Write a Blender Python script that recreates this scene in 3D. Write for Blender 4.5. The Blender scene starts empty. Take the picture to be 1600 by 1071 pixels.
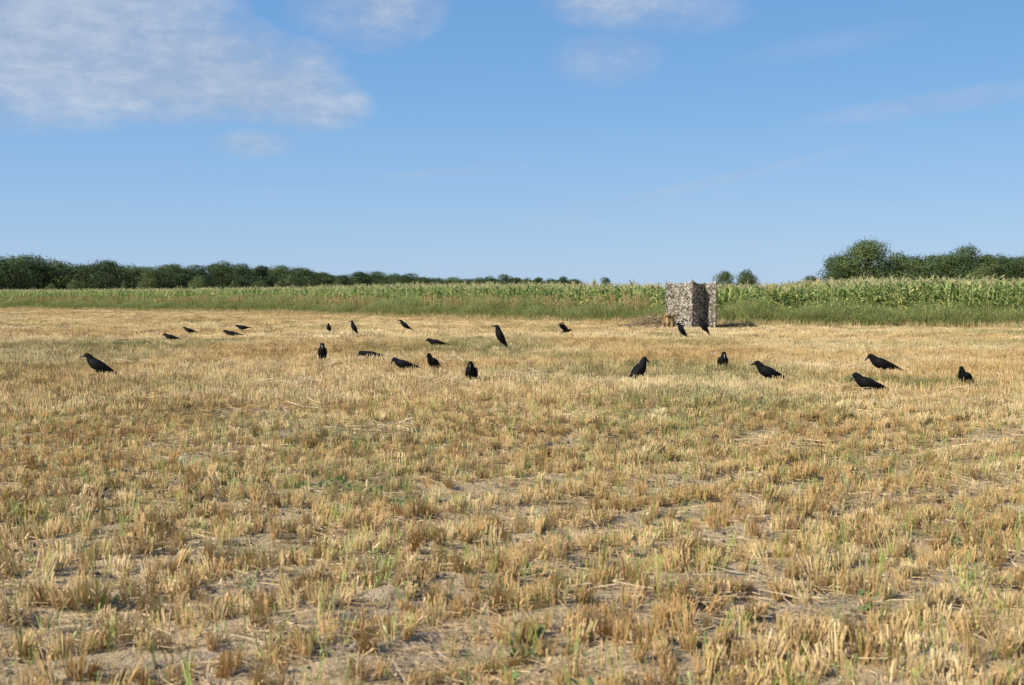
import bpy, math, random
import numpy as np
from mathutils import Vector, Matrix
R = math.radians
rnd = random.Random(7)
rng = np.random.default_rng(11)
S = bpy.context.scene
C = S.collection

# ------------------------------------------------------------------ camera
CAM_H = 1.25; FPX = 28 / 23.6 * 1600; PITCH = math.atan(73.5 / FPX)
cam_d = bpy.data.cameras.new('camera'); cam = bpy.data.objects.new('camera', cam_d); C.objects.link(cam)
cam_d.sensor_width = 23.6; cam_d.lens = 28.0; cam_d.clip_end = 9000; cam_d.clip_start = 0.05
cam.location = (0, 0, CAM_H); cam.rotation_euler = (R(90) - PITCH, 0, 0)
cam_d.dof.use_dof = True; cam_d.dof.focus_distance = 24; cam_d.dof.aperture_fstop = 3.5
S.camera = cam
S.view_settings.view_transform = 'Standard'; S.view_settings.look = 'None'
S.view_settings.exposure = 0.78; S.view_settings.gamma = 1.0; S.view_settings.use_curve_mapping = False

def ray(px, py):
    x, y, z = px - 800, FPX, 535.5 - py
    c, s = math.cos(-PITCH), math.sin(-PITCH)
    return Vector((x, y * c - z * s, y * s + z * c)).normalized()
def G(px, py, h=0.0):
    d = ray(px, py); t = (h - CAM_H) / d.z
    return d.x * t, d.y * t
def at(px, dist):                      # x on the ground at depth dist
    d = ray(px, 462); return d.x / d.y * dist

# ------------------------------------------------------------------ world and sun
SUN_EL, SUN_AZ = R(38), R(-121)        # azimuth clockwise from +Y (view direction); negative = left
W = bpy.data.worlds.new('World'); S.world = W; W.use_nodes = True
nt = W.node_tree; nt.nodes.clear(); N = nt.nodes; Lk = nt.links
def nd(tp, **k):
    n = N.new(tp)
    for a, b in k.items(): setattr(n, a, b)
    return n
def M(op, a, b=None, c=None, clamp=False):
    n = nd('ShaderNodeMath', operation=op, use_clamp=clamp)
    for i, v in enumerate((a, b, c)):
        if v is None: continue
        if isinstance(v, (int, float)): n.inputs[i].default_value = v
        else: Lk.new(v, n.inputs[i])
    return n.outputs[0]
sky = nd('ShaderNodeTexSky', sky_type='NISHITA', sun_disc=False)
sky.sun_elevation = SUN_EL; sky.sun_rotation = SUN_AZ
sky.air_density = 1.0; sky.dust_density = 0.3; sky.ozone_density = 3.0; sky.altitude = 0
SKY_STR = 0.12; EXPK = 2 ** -0.78
tc = nd('ShaderNodeTexCoord'); sp = nd('ShaderNodeSeparateXYZ'); Lk.new(tc.outputs['Generated'], sp.inputs[0])
dx, dy, dz = sp.outputs
az = M('ARCTAN2', dx, dy); el = M('ARCSINE', dz)
zz = M('ADD', M('MAXIMUM', dz, 0.0), 0.06)
cb = nd('ShaderNodeCombineXYZ'); Lk.new(M('DIVIDE', dx, zz), cb.inputs[0]); Lk.new(M('DIVIDE', dy, zz), cb.inputs[1])
def noise(scale, detail, rough=0.55, vec=None):
    n = nd('ShaderNodeTexNoise'); n.inputs['Scale'].default_value = scale
    n.inputs['Detail'].default_value = detail; n.inputs['Roughness'].default_value = rough
    Lk.new(vec or cb.outputs[0], n.inputs['Vector']); return n.outputs['Fac']
ca = nd('ShaderNodeCombineXYZ'); Lk.new(M('MULTIPLY', az, 1.0), ca.inputs[0]); Lk.new(M('MULTIPLY', el, 1.8), ca.inputs[1])
n1 = M('ADD', M('MULTIPLY', noise(0.9, 8, 0.6), .3), M('MULTIPLY', noise(13, 7, .6, ca.outputs[0]), .7)); n2 = M('ADD', M('MULTIPLY', noise(3.4, 6, 0.55), .35), M('MULTIPLY', noise(44, 6, .68, ca.outputs[0]), .65)); n3 = noise(0.16, 3)
def ell(px, py, rx, ry, amp, rot=0):
    d = ray(px, py); a0 = math.atan2(d.x, d.y); e0 = math.asin(d.z)
    u = M('SUBTRACT', az, a0); v = M('SUBTRACT', el, e0)
    c, s = math.cos(R(rot)), math.sin(R(rot))
    uu = M('ADD', M('MULTIPLY', u, c), M('MULTIPLY', v, s)); vv = M('SUBTRACT', M('MULTIPLY', v, c), M('MULTIPLY', u, s))
    q = M('ADD', M('POWER', M('ABSOLUTE', M('DIVIDE', uu, rx / FPX)), 2), M('POWER', M('ABSOLUTE', M('DIVIDE', vv, ry / FPX)), 2))
    return M('MULTIPLY', M('MAXIMUM', M('SUBTRACT', 1.0, q), 0.0), amp)
def total(lst):
    acc = None
    for e in lst:
        v = ell(*e); acc = v if acc is None else M('MAXIMUM', acc, v)
    return acc
body_m = total([(50, 10, 320, 185, 1.0), (240, 100, 260, 95, .9), (380, 135, 180, 58, .85), (480, 165, 110, 45, .55),
                (462, 95, 80, 40, .45), (395, 224, 70, 26, .36), (580, -15, 135, 95, .56), (520, 20, 80, 40, .3), (965, -10, 130, 60, .42), (948, 92, 95, 46, .21), (1070, 20, 110, 36, .22)])
thin_m = total([(1470, 160, 230, 20, .6, 6), (700, 270, 150, 8, .5, 4), (1080, 292, 330, 11, .55, 12), (1290, 70, 160, 22, .25, 8), (420, 300, 200, 10, .18), (1000, 330, 420, 30, .15, 5)])
# the same broken cloud goes on outside the frame
over = M('MULTIPLY', M('MAXIMUM', M('SUBTRACT', el, R(15)), 0.0, clamp=False), 4.0, clamp=True)
rest = M('MULTIPLY', M('MULTIPLY', M('SUBTRACT', n3, 0.5), 4.5, clamp=True), over)
msk = M('MAXIMUM', body_m, rest)
rag = M('ADD', M('MULTIPLY', M('SUBTRACT', n1, 0.5), 2.6), M('MULTIPLY', M('SUBTRACT', n2, 0.5), 1.1))
on = M('MULTIPLY', msk, 2.0, clamp=True)
cl = M('MULTIPLY', M('ADD', M('MULTIPLY', msk, 1.1), M('MULTIPLY', rag, on)), 0.9)
cl = M('MINIMUM', M('MAXIMUM', cl, 0.0), 1.0)
cl = M('MULTIPLY', M('MULTIPLY', cl, M('SUBTRACT', 2.0, cl)), 0.78)
cl = M('MAXIMUM', cl, M('MULTIPLY', M('MULTIPLY', thin_m, 0.52), M('ADD', n1, 0.3)))
def rgb(c): 
    n = nd('ShaderNodeRGB'); n.outputs[0].default_value = (*c, 1); return n.outputs[0]
def mixc(f, a, b, bt='MIX'):
    n = nd('ShaderNodeMix', data_type='RGBA', blend_type=bt)
    if isinstance(f, (int, float)): n.inputs[0].default_value = f
    else: Lk.new(f, n.inputs[0])
    Lk.new(a, n.inputs[6]); Lk.new(b, n.inputs[7]); return n.outputs[2]
shade = M('MULTIPLY', M('ADD', M('SUBTRACT', n2, 0.42), M('MULTIPLY', M('SUBTRACT', n1, 0.5), 1.2)), 2.6, clamp=True)
k = EXPK / SKY_STR
ccol = mixc(shade, rgb((.40 * k, .48 * k, .63 * k)), rgb((.64 * k, .69 * k, .79 * k)))
gr = nd('ShaderNodeValToRGB'); Lk.new(M('MULTIPLY', M('MAXIMUM', el, 0.0), 2 / math.pi), gr.inputs[0])
while len(gr.color_ramp.elements) < 5: gr.color_ramp.elements.new(.5)
for q_, (p_, c_) in zip(gr.color_ramp.elements, [(0, (.355, .52, .765)), (.05, (.255, .455, .74)), (.10, (.178, .385, .70)), (.17, (.122, .31, .64)), (.7, (.04, .135, .37))]):
    q_.position = p_; q_.color = (*[v_ * EXPK for v_ in c_], 1)
kk = nd('ShaderNodeVectorMath', operation='SCALE'); Lk.new(gr.outputs[0], kk.inputs[0]); kk.inputs['Scale'].default_value = 1 / SKY_STR
lp = mixc(0.88, sky.outputs[0], kk.outputs[0])   # the deep clear blue of the photographed sky, the same in every direction
sky_out = mixc(cl, lp, ccol)
bg = nd('ShaderNodeBackground'); bg.inputs['Strength'].default_value = SKY_STR
wo = nd('ShaderNodeOutputWorld'); Lk.new(sky_out, bg.inputs[0]); Lk.new(bg.outputs[0], wo.inputs[0])

sun_d = bpy.data.lights.new('sun', 'SUN'); sun = bpy.data.objects.new('sun', sun_d); C.objects.link(sun)
sun_d.energy = 4.6; sun_d.angle = R(0.5); sun_d.color = (1.0, 0.93, 0.82)
sdir = Vector((math.sin(SUN_AZ) * math.cos(SUN_EL), math.cos(SUN_AZ) * math.cos(SUN_EL), math.sin(SUN_EL)))
sun.rotation_euler = sdir.to_track_quat('Z', 'Y').to_euler()

# ------------------------------------------------------------------ helpers
def hash2(ix, iy, seed):
    n = (ix.astype(np.int64) * 374761393 + iy.astype(np.int64) * 668265263 + seed * 974634777) & 0x7fffffff
    n = ((n ^ (n >> 13)) * 1274126177) & 0x7fffffff
    return ((n ^ (n >> 16)) & 0xffff) / 65535.0
def vnoise(x, y, scale, seed=0, octv=1):
    x = np.asarray(x, float) / scale; y = np.asarray(y, float) / scale; out = 0; amp = 1; tot = 0
    for o in range(octv):
        ix = np.floor(x); iy = np.floor(y); fx = x - ix; fy = y - iy
        fx = fx * fx * (3 - 2 * fx); fy = fy * fy * (3 - 2 * fy)
        a = hash2(ix, iy, seed + o); b = hash2(ix + 1, iy, seed + o); c = hash2(ix, iy + 1, seed + o); d = hash2(ix + 1, iy + 1, seed + o)
        out = out + amp * ((a * (1 - fx) + b * fx) * (1 - fy) + (c * (1 - fx) + d * fx) * fy); tot += amp
        x = x * 2.03 + 17.1; y = y * 2.03 + 5.3; amp *= 0.5
    return out / tot
RA = R(41)                                     # direction the drill rows run
def rowc(x, y): return -x * math.sin(RA) + y * math.cos(RA)
def alongc(x, y): return x * math.cos(RA) + y * math.sin(RA)
ROW = 0.17
def hgt(x, y):
    x = np.asarray(x, float); y = np.asarray(y, float)
    w = rowc(x, y) + 0.03 * (vnoise(x, y, 0.7, 3) - .5)
    return (0.07 * (vnoise(x, y, 1.6, 1) - .5) + 0.05 * (vnoise(x, y, 0.35, 2, 2) - .5) + 0.012 * np.cos(w / ROW * 2 * math.pi)
            + 0.022 * np.cos(w / 0.68 * 2 * math.pi) + 0.07 * (vnoise(x, y, 9, 5) - .5))
def h1(x, y): return float(hgt(np.array([x]), np.array([y]))[0])

class MB:
    def __init__(s): s.v = []; s.f = []; s.m = []; s.c = []
    def add(s, vs, fs, mi=0, col=None):
        o = len(s.v); s.v += [tuple(v) for v in vs]; s.f += [tuple(i + o for i in f) for f in fs]; s.m += [mi] * len(fs)
        s.c += [col or (1, 1, 1)] * len(vs)
    def tube(s, p, r, n=5, mi=0, cap=True, col=None):
        p = [Vector(q) for q in p]; r = r if isinstance(r, (list, tuple)) else [r] * len(p); vs = []; fs = []
        for i, q in enumerate(p):
            t = (p[min(i + 1, len(p) - 1)] - p[max(i - 1, 0)]).normalized()
            a = t.cross(Vector((0.3, 0.9, 0.1)) if abs(t.y) < .9 else Vector((1, 0, 0))).normalized(); b = t.cross(a)
            for k_ in range(n):
                g = 2 * math.pi * k_ / n; vs.append(q + (a * math.cos(g) + b * math.sin(g)) * r[i])
        for i in range(len(p) - 1):
            for k_ in range(n):
                fs.append((i * n + k_, i * n + (k_ + 1) % n, (i + 1) * n + (k_ + 1) % n, (i + 1) * n + k_))
        if cap: fs.append(tuple(range(n))[::-1]); fs.append(tuple(range((len(p) - 1) * n, len(p) * n)))
        s.add(vs, fs, mi, col)
    def mesh(s, name, mats, smooth=False, col=False):
        me = bpy.data.meshes.new(name); me.from_pydata(s.v, [], s.f)
        for m in (mats if isinstance(mats, (list, tuple)) else [mats]): me.materials.append(m)
        if s.f: me.polygons.foreach_set('material_index', s.m); me.polygons.foreach_set('use_smooth', [smooth] * len(s.f))
        if col:
            at_ = me.attributes.new('tint', 'FLOAT_COLOR', 'POINT'); a = np.ones((len(s.v), 4), np.float32); a[:, :3] = np.array(s.c); at_.data.foreach_set('color', a.ravel())
        me.update(); return me
def link(name, me, parent=None, loc=None):
    o = bpy.data.objects.new(name, me); C.objects.link(o)
    if parent: o.parent = parent
    if loc is not None: o.location = loc
    return o
def empty(name, loc=(0, 0, 0), rz=0):
    o = bpy.data.objects.new(name, None); C.objects.link(o); o.location = loc; o.rotation_euler = (0, 0, rz); o.empty_display_size = .1; return o
def tag(o, label=None, cat=None, group=None, kind=None):
    if label: o['label'] = label
    if cat: o['category'] = cat
    if group: o['group'] = group
    if kind: o['kind'] = kind
    return o
def copy_tree(o, parent=None):
    c = o.copy(); C.objects.link(c)
    if parent: c.parent = parent
    for ch in list(o.children): copy_tree(ch, c)
    return c

def mat(name):
    m = bpy.data.materials.new(name); m.use_nodes = True; t = m.node_tree; t.nodes.clear(); return m, t
class NT:
    def __init__(s, name):
        s.m, s.t = mat(name); s.out = s.t.nodes.new('ShaderNodeOutputMaterial')
    def n(s, tp, **k_):
        n = s.t.nodes.new(tp)
        for a, b in k_.items(): setattr(n, a, b)
        return n
    def l(s, a, b): s.t.links.new(a, b)
    def noise(s, sc, det=3, coord='Object', rough=.55, scl=None):
        tcn = s.n('ShaderNodeTexCoord'); v = tcn.outputs[coord]
        if scl:
            mp = s.n('ShaderNodeMapping'); mp.inputs['Scale'].default_value = scl; s.l(v, mp.inputs[0]); v = mp.outputs[0]
        n = s.n('ShaderNodeTexNoise'); n.inputs['Scale'].default_value = sc; n.inputs['Detail'].default_value = det; n.inputs['Roughness'].default_value = rough
        s.l(v, n.inputs['Vector']); return n.outputs['Fac']
    def ramp(s, f, stops, interp='LINEAR'):
        r = s.n('ShaderNodeValToRGB'); r.color_ramp.interpolation = interp; e = r.color_ramp.elements
        while len(e) < len(stops): e.new(0.5)
        for q, (p, c) in zip(e, stops): q.position = p; q.color = (*c, 1)
        s.l(f, r.inputs[0]); return r.outputs[0]
    def mix(s, f, a, b, bt='MIX'):
        n = s.n('ShaderNodeMix', data_type='RGBA', blend_type=bt)
        for i, v in ((0, f), (6, a), (7, b)):
            if isinstance(v, (int, float)): n.inputs[i].default_value = v
            elif isinstance(v, tuple): n.inputs[i].default_value = (*v, 1)
            else: s.l(v, n.inputs[i])
        return n.outputs[2]
    def math(s, op, a, b, clamp=False):
        n = s.n('ShaderNodeMath', operation=op, use_clamp=clamp)
        for i, v in enumerate((a, b)):
            if isinstance(v, (int, float)): n.inputs[i].default_value = v
            else: s.l(v, n.inputs[i])
        return n.outputs[0]
    def attr(s, name, tp='GEOMETRY'):
        return s.n('ShaderNodeAttribute', attribute_name=name, attribute_type=tp)
    def bsdf(s, col, rough=.8, spec=.3, bump=None, bd=.01, trans=0, bs=0.6):
        b = s.n('ShaderNodeBsdfPrincipled'); b.inputs['Roughness'].default_value = rough; b.inputs['Specular IOR Level'].default_value = spec
        if isinstance(col, tuple): b.inputs['Base Color'].default_value = (*col, 1)
        else: s.l(col, b.inputs['Base Color'])
        if bump is not None:
            bn = s.n('ShaderNodeBump'); bn.inputs['Distance'].default_value = bd; bn.inputs['Strength'].default_value = bs; s.l(bump, bn.inputs['Height']); s.l(bn.outputs[0], b.inputs['Normal'])
        o = b.outputs[0]
        if trans:
            tr = s.n('ShaderNodeBsdfTranslucent')
            if isinstance(col, tuple): tr.inputs[0].default_value = (*col, 1)
            else: s.l(col, tr.inputs[0])
            mx = s.n('ShaderNodeMixShader'); mx.inputs[0].default_value = trans; s.l(o, mx.inputs[1]); s.l(tr.outputs[0], mx.inputs[2]); o = mx.outputs[0]
        s.l(o, s.out.inputs['Surface']); return s.m

# ------------------------------------------------------------------ materials
def m_ground():
    t = NT('stubble_field_soil')
    cov = t.attr('cover').outputs['Fac']; grn = t.attr('green').outputs['Fac']
    a = t.noise(9, 6); b = t.noise(70, 4, rough=.7); c = t.noise(260, 2)
    soil = t.ramp(t.math('ADD', t.math('MULTIPLY', a, .6), t.math('MULTIPLY', b, .4)), [(.38, (.12, .092, .066)), (.48, (.285, .225, .165)), (.58, (.46, .38, .29))])
    straw = t.ramp(t.math('ADD', t.math('MULTIPLY', b, .5), t.math('MULTIPLY', c, .5)), [(.3, (.26, .18, .095)), (.5, (.50, .38, .22)), (.66, (.72, .59, .39))])
    mask = t.math('MULTIPLY', t.math('SUBTRACT', t.math('ADD', cov, t.math('ADD', t.math('MULTIPLY', b, 1.1), t.math('MULTIPLY', c, .5))), 1.08), 5.0, clamp=True)
    col = t.mix(mask, soil, straw)
    col = t.mix(t.math('MULTIPLY', grn, .55), col, (.17, .19, .06))
    return t.bsdf(col, .95, .1, bump=t.math('ADD', a, t.math('MULTIPLY', b, .6)), bd=.05, bs=1.0)
M_GROUND = m_ground()
def m_straw(name, lo, mid, hi, gr=(.20, .22, .07), trans=.25):
    t = NT(name); v = t.attr('tint').outputs['Color']
    rd = t.attr('dry', 'INSTANCER').outputs['Fac']; g = t.attr('grn', 'INSTANCER').outputs['Fac']
    base = t.ramp(rd, [(0, lo), (.5, mid), (1, hi)])
    base = t.mix(g, base, gr)
    return t.bsdf(t.mix(1.0, base, v, 'MULTIPLY'), .6, .25, trans=trans)
M_STRAW = m_straw('straw', (.57, .38, .165), (.70, .54, .28), (.82, .69, .43))
M_LITTER = m_straw('loose_straw', (.44, .32, .17), (.62, .47, .27), (.80, .66, .44), trans=.15)
M_WEED = m_straw('tall_weeds', (.19, .235, .085), (.28, .32, .125), (.42, .43, .21), gr=(.29, .35, .13), trans=.35)
M_GREEN = m_straw('green_grass', (.10, .16, .05), (.16, .22, .07), (.27, .30, .12), gr=(.20, .28, .09), trans=.3)
def m_leaf(name, a, b, c, trans=.3, sc=1.3, rough=.6):
    t = NT(name); oi = t.n('ShaderNodeObjectInfo'); n = t.noise(sc, 3)
    f = t.math('ADD', t.math('MULTIPLY', oi.outputs['Random'], .42), t.math('MULTIPLY', n, .58))
    col = t.mix(1.0, t.ramp(f, [(.25, a), (.45, b), (.7, c)]), t.attr('tint').outputs['Color'], 'MULTIPLY')
    return t.bsdf(col, rough, .3, trans=trans)
M_TREE = m_leaf('broadleaf_foliage', (.034, .058, .023), (.052, .085, .029), (.086, .122, .040), trans=.2, sc=.35)
M_TREE_L = m_leaf('light_foliage', (.060, .085, .026), (.085, .115, .036), (.115, .14, .048), trans=.2, sc=.35)
M_CORN = m_leaf('maize_leaf', (.13, .21, .06), (.24, .34, .10), (.43, .46, .18), trans=.35, sc=2.5, rough=.5)
M_STALK = m_leaf('maize_stalk', (.17, .20, .06), (.25, .27, .09), (.33, .31, .13), trans=0, sc=4)
M_TASSEL = m_leaf('maize_tassel', (.34, .33, .14), (.46, .42, .21), (.60, .50, .30), trans=.2, sc=6)
t_ = NT('bark'); M_BARK = t_.bsdf(t_.ramp(t_.noise(4, 5, scl=(1, 1, .2)), [(.3, (.06, .048, .035)), (.7, (.16, .13, .10))]), .95, .1, bump=t_.noise(9, 4), bd=.03)
t_ = NT('flocked_black_feather'); M_CROW = t_.bsdf(t_.ramp(t_.noise(60, 3, scl=(.4, 1, 1)), [(.35, (.0035, .0035, .004)), (.7, (.009, .0085, .009))]), .8, .12, bump=t_.noise(90, 3, scl=(.25, 1, 1)), bd=.002)
t_ = NT('dark_horn_beak'); M_BEAK = t_.bsdf(t_.ramp(t_.noise(40, 2), [(.3, (.015, .014, .014)), (.7, (.035, .033, .033))]), .4, .4)
t_ = NT('beak_grey'); M_BEAK_L = t_.bsdf(t_.ramp(t_.noise(40, 2), [(.3, (.11, .10, .10)), (.7, (.19, .17, .17))]), .4, .4)
t_ = NT('stake_metal'); M_STAKE = t_.bsdf(t_.ramp(t_.noise(30, 2), [(.3, (.02, .02, .02)), (.7, (.05, .045, .04))]), .6, .4)

# ------------------------------------------------------------------ field layout
EDGE = [(-170, 268), (-95, 167), (-46.5, 108), (-17.9, 84), (-5.7, 67.5), (1.8, 57.5), (6.5, 51.0), (9.6, 47.6), (14, 46.2), (24, 45.4), (70, 43)]
EX = np.array([e[0] for e in EDGE], float); EY = np.array([e[1] for e in EDGE], float)
def edge_y(x): return np.interp(x, EX, EY)
_greens = [(370, 742, 30, 12, .9), (570, 766, 70, 10, 1), (60, 570, 160, 30, .5), (150, 545, 200, 14, .6), (700, 545, 140, 12, .4), (900, 565, 60, 8, .7), (1100, 585, 160, 16, .7),
           (1150, 640, 170, 28, .75), (1400, 603, 120, 7, 1), (1050, 665, 110, 30, .5), (1340, 720, 90, 18, .6), (500, 690, 90, 16, .25), (330, 665, 60, 14, .5), (250, 610, 160, 14, .35),
           (1495, 840, 30, 14, .8), (1010, 700, 60, 30, .4), (110, 820, 160, 30, .35), (450, 870, 120, 24, .3), (860, 920, 60, 24, .4), (1330, 900, 80, 20, .3), (640, 552, 100, 8, .6), (780, 560, 40, 6, .6)]
_bares = [(500, 686, 110, 9, 1), (1230, 930, 160, 38, .9), (620, 990, 110, 50, .75), (420, 900, 110, 22, .5), (1120, 830, 160, 18, .4), (340, 715, 90, 10, .5), (220, 760, 70, 12, .55),
          (860, 800, 120, 18, .5), (1100, 960, 90, 40, .8), (290, 1040, 60, 20, .8), (1500, 850, 120, 20, .3), (1190, 690, 120, 10, .2), (70, 960, 80, 14, .6), (1420, 1000, 90, 26, .4), (560, 760, 90, 9, .3)]
_straws = [(240, 628, 110, 6, 1), (400, 612, 160, 6, .8), (640, 604, 200, 7, .8), (850, 598, 180, 6, .8), (870, 660, 90, 10, 1), (1380, 645, 150, 8, .8), (1130, 612, 200, 6, .4), (560, 576, 200, 5, .5), (1560, 620, 60, 20, .4), (230, 690, 160, 12, .3),
           (200, 488, 300, 3, .6), (950, 520, 400, 4, .4)]
def blobs(lst):
    out = []
    for px, py, rx, ry, a in lst:
        cx, cy = G(px, py); x1, _ = G(px + rx, py); _, y1 = G(px, py - ry); _, y2 = G(px, py + ry)
        out.append((cx, cy, abs(x1 - cx) + .05, abs(y1 - y2) / 2 + .08, a))
    return out
BG_, BB_, BS_ = blobs(_greens), blobs(_bares), blobs(_straws)
def field(lst, x, y, seed):
    x = np.asarray(x, float); y = np.asarray(y, float); v = np.zeros_like(x)
    wx = x + .5 * (vnoise(x, y, .5, seed) - .5) + .02 * y * (vnoise(x, y, 3, seed + 5) - .5); wy = y + .7 * (vnoise(x, y, .6, seed + 1) - .5)
    for cx, cy, rx, ry, a in lst:
        q = ((wx - cx) / rx) ** 2 + ((wy - cy) / ry) ** 2; v = np.maximum(v, a * np.clip(1.5 - q, 0, 1))
    return v
def density(x, y):        # 0 bare .. 1 full
    n = .52 * vnoise(x, y, 1.1, 21, 3) + .28 * vnoise(x, y, .3, 24, 2) + .2 * vnoise(alongc(x, y), rowc(x, y) * 5, 1.1, 31)
    v = np.clip((n - .26) * 5.0, 0, 1)
    far = np.clip((np.hypot(x, y) - 9) / 14, 0, 1)
    v = np.maximum(v, far * .8)
    return np.clip(v - .6 * field(BB_, x, y, 40), 0.0, 1)
def greens(x, y):
    n = np.clip((.6 * vnoise(x, y, 3.2, 61, 3) + .4 * vnoise(x, y * .35, 1.2, 64, 2) - .52 - .03 * (x < 0)) * 3.4, 0, .75)
    return np.clip(n + field(BG_, x, y, 50), 0, 1)
def straws(x, y):
    return np.clip(np.clip((vnoise(x, y * .6, 2.6, 71, 3) - .56) * 3, 0, .6) + field(BS_, x, y, 80), 0, 1)

# ------------------------------------------------------------------ ground
def build_ground():
    a1 = np.linspace(R(-36), R(36), 420); a2 = np.linspace(R(36), R(324), 50)[1:-1]
    an = np.concatenate([a1, a2]); rr = [0.02, .6, 1.2, 1.8, 2.4]
    while rr[-1] < 15: rr.append(rr[-1] + .03)
    while rr[-1] < 4500: rr.append(rr[-1] * 1.022)
    rr = np.array(rr); A, RR = np.meshgrid(an, rr); X = RR * np.sin(A); Y = RR * np.cos(A)
    Z = hgt(X, Y) * np.clip(1.5 - RR / 400, 0, 1)
    nr, na = X.shape; idx = np.arange(nr * na).reshape(nr, na)
    q = np.stack([idx[:-1], np.roll(idx, -1, 1)[:-1], np.roll(idx, -1, 1)[1:], idx[1:]], -1).reshape(-1, 4)
    me = bpy.data.meshes.new('ground'); me.vertices.add(nr * na); me.vertices.foreach_set('co', np.stack([X, Y, Z], -1).ravel())
    me.loops.add(q.size); me.loops.foreach_set('vertex_index', q[:, ::-1].ravel()); me.polygons.add(len(q))
    me.polygons.foreach_set('loop_start', np.arange(len(q)) * 4); me.update(calc_edges=True); me.validate()
    me.polygons.foreach_set('use_smooth', [True] * len(me.polygons))
    far = np.clip((RR - 8) / 14, 0, 1)
    cov = np.clip(.42 + .35 * vnoise(X, Y, .8, 91, 3) - .38 * field(BB_, X, Y, 40) + .6 * straws(X, Y) + .45 * far, 0, 1)
    for nm, v in (('cover', cov), ('green', greens(X, Y) * np.clip(1.4 - RR / 300, 0, 1))):
        a = me.attributes.new(nm, 'FLOAT', 'POINT'); a.data.foreach_set('value', v.astype(np.float32).ravel())
    me.materials.append(M_GROUND); o = link('ground', me); tag(o, 'dry stubble field soil strewn with straw', kind='structure')
build_ground()

# ------------------------------------------------------------------ scatter tool
def scatter(name, meshes, P, rz, sc, tilt, dry, grn, label, cat, z=None, vi=None, zs=None):
    col = bpy.data.collections.new(name + '_kinds')
    for i, me in enumerate(meshes):
        col.objects.link(bpy.data.objects.new('%s_kind_%02d' % (name, i), me))
    n = len(P); pts = np.zeros((n, 3)); pts[:, :2] = P; pts[:, 2] = hgt(P[:, 0], P[:, 1]) if z is None else z
    me = bpy.data.meshes.new(name); me.vertices.add(n); me.vertices.foreach_set('co', pts.astype(np.float32).ravel())
    rot = np.stack([rng.normal(0, 1, n) * tilt, rng.normal(0, 1, n) * tilt, rz], -1)
    scv = np.stack([sc, sc, sc if zs is None else zs], -1)
    for nm, tp, v in (('rot', 'FLOAT_VECTOR', rot), ('scl', 'FLOAT_VECTOR', scv)):
        a = me.attributes.new(nm, tp, 'POINT'); a.data.foreach_set('vector', v.astype(np.float32).ravel())
    for nm, v in (('dry', dry), ('grn', grn)):
        a = me.attributes.new(nm, 'FLOAT', 'POINT'); a.data.foreach_set('value', np.broadcast_to(v, (n,)).astype(np.float32).copy())
    a = me.attributes.new('vi', 'INT', 'POINT'); a.data.foreach_set('value', (rng.integers(0, len(meshes), n) if vi is None else vi).astype(np.int32))
    g = bpy.data.node_groups.new(name + '_scatter', 'GeometryNodeTree')
    g.interface.new_socket('Geometry', in_out='INPUT', socket_type='NodeSocketGeometry'); g.interface.new_socket('Geometry', in_out='OUTPUT', socket_type='NodeSocketGeometry')
    gi = g.nodes.new('NodeGroupInput'); go = g.nodes.new('NodeGroupOutput'); ip = g.nodes.new('GeometryNodeInstanceOnPoints'); ci = g.nodes.new('GeometryNodeCollectionInfo')
    ci.inputs[0].default_value = col; ci.inputs['Separate Children'].default_value = True; ci.inputs['Reset Children'].default_value = True
    def na(nm, tp):
        q = g.nodes.new('GeometryNodeInputNamedAttribute'); q.data_type = tp; q.inputs[0].default_value = nm; return q.outputs[0]
    L = g.links.new
    L(gi.outputs[0], ip.inputs['Points']); L(ci.outputs[0], ip.inputs['Instance']); ip.inputs['Pick Instance'].default_value = True
    L(na('vi', 'INT'), ip.inputs['Instance Index']); L(na('scl', 'FLOAT_VECTOR'), ip.inputs['Scale'])
    er = g.nodes.new('FunctionNodeEulerToRotation'); L(na('rot', 'FLOAT_VECTOR'), er.inputs[0]); L(er.outputs[0], ip.inputs['Rotation'])
    L(ip.outputs[0], go.inputs[0])
    o = link(name, me); md = o.modifiers.new('scatter', 'NODES'); md.node_group = g
    tag(o, label, cat, kind='stuff'); return o

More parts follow.
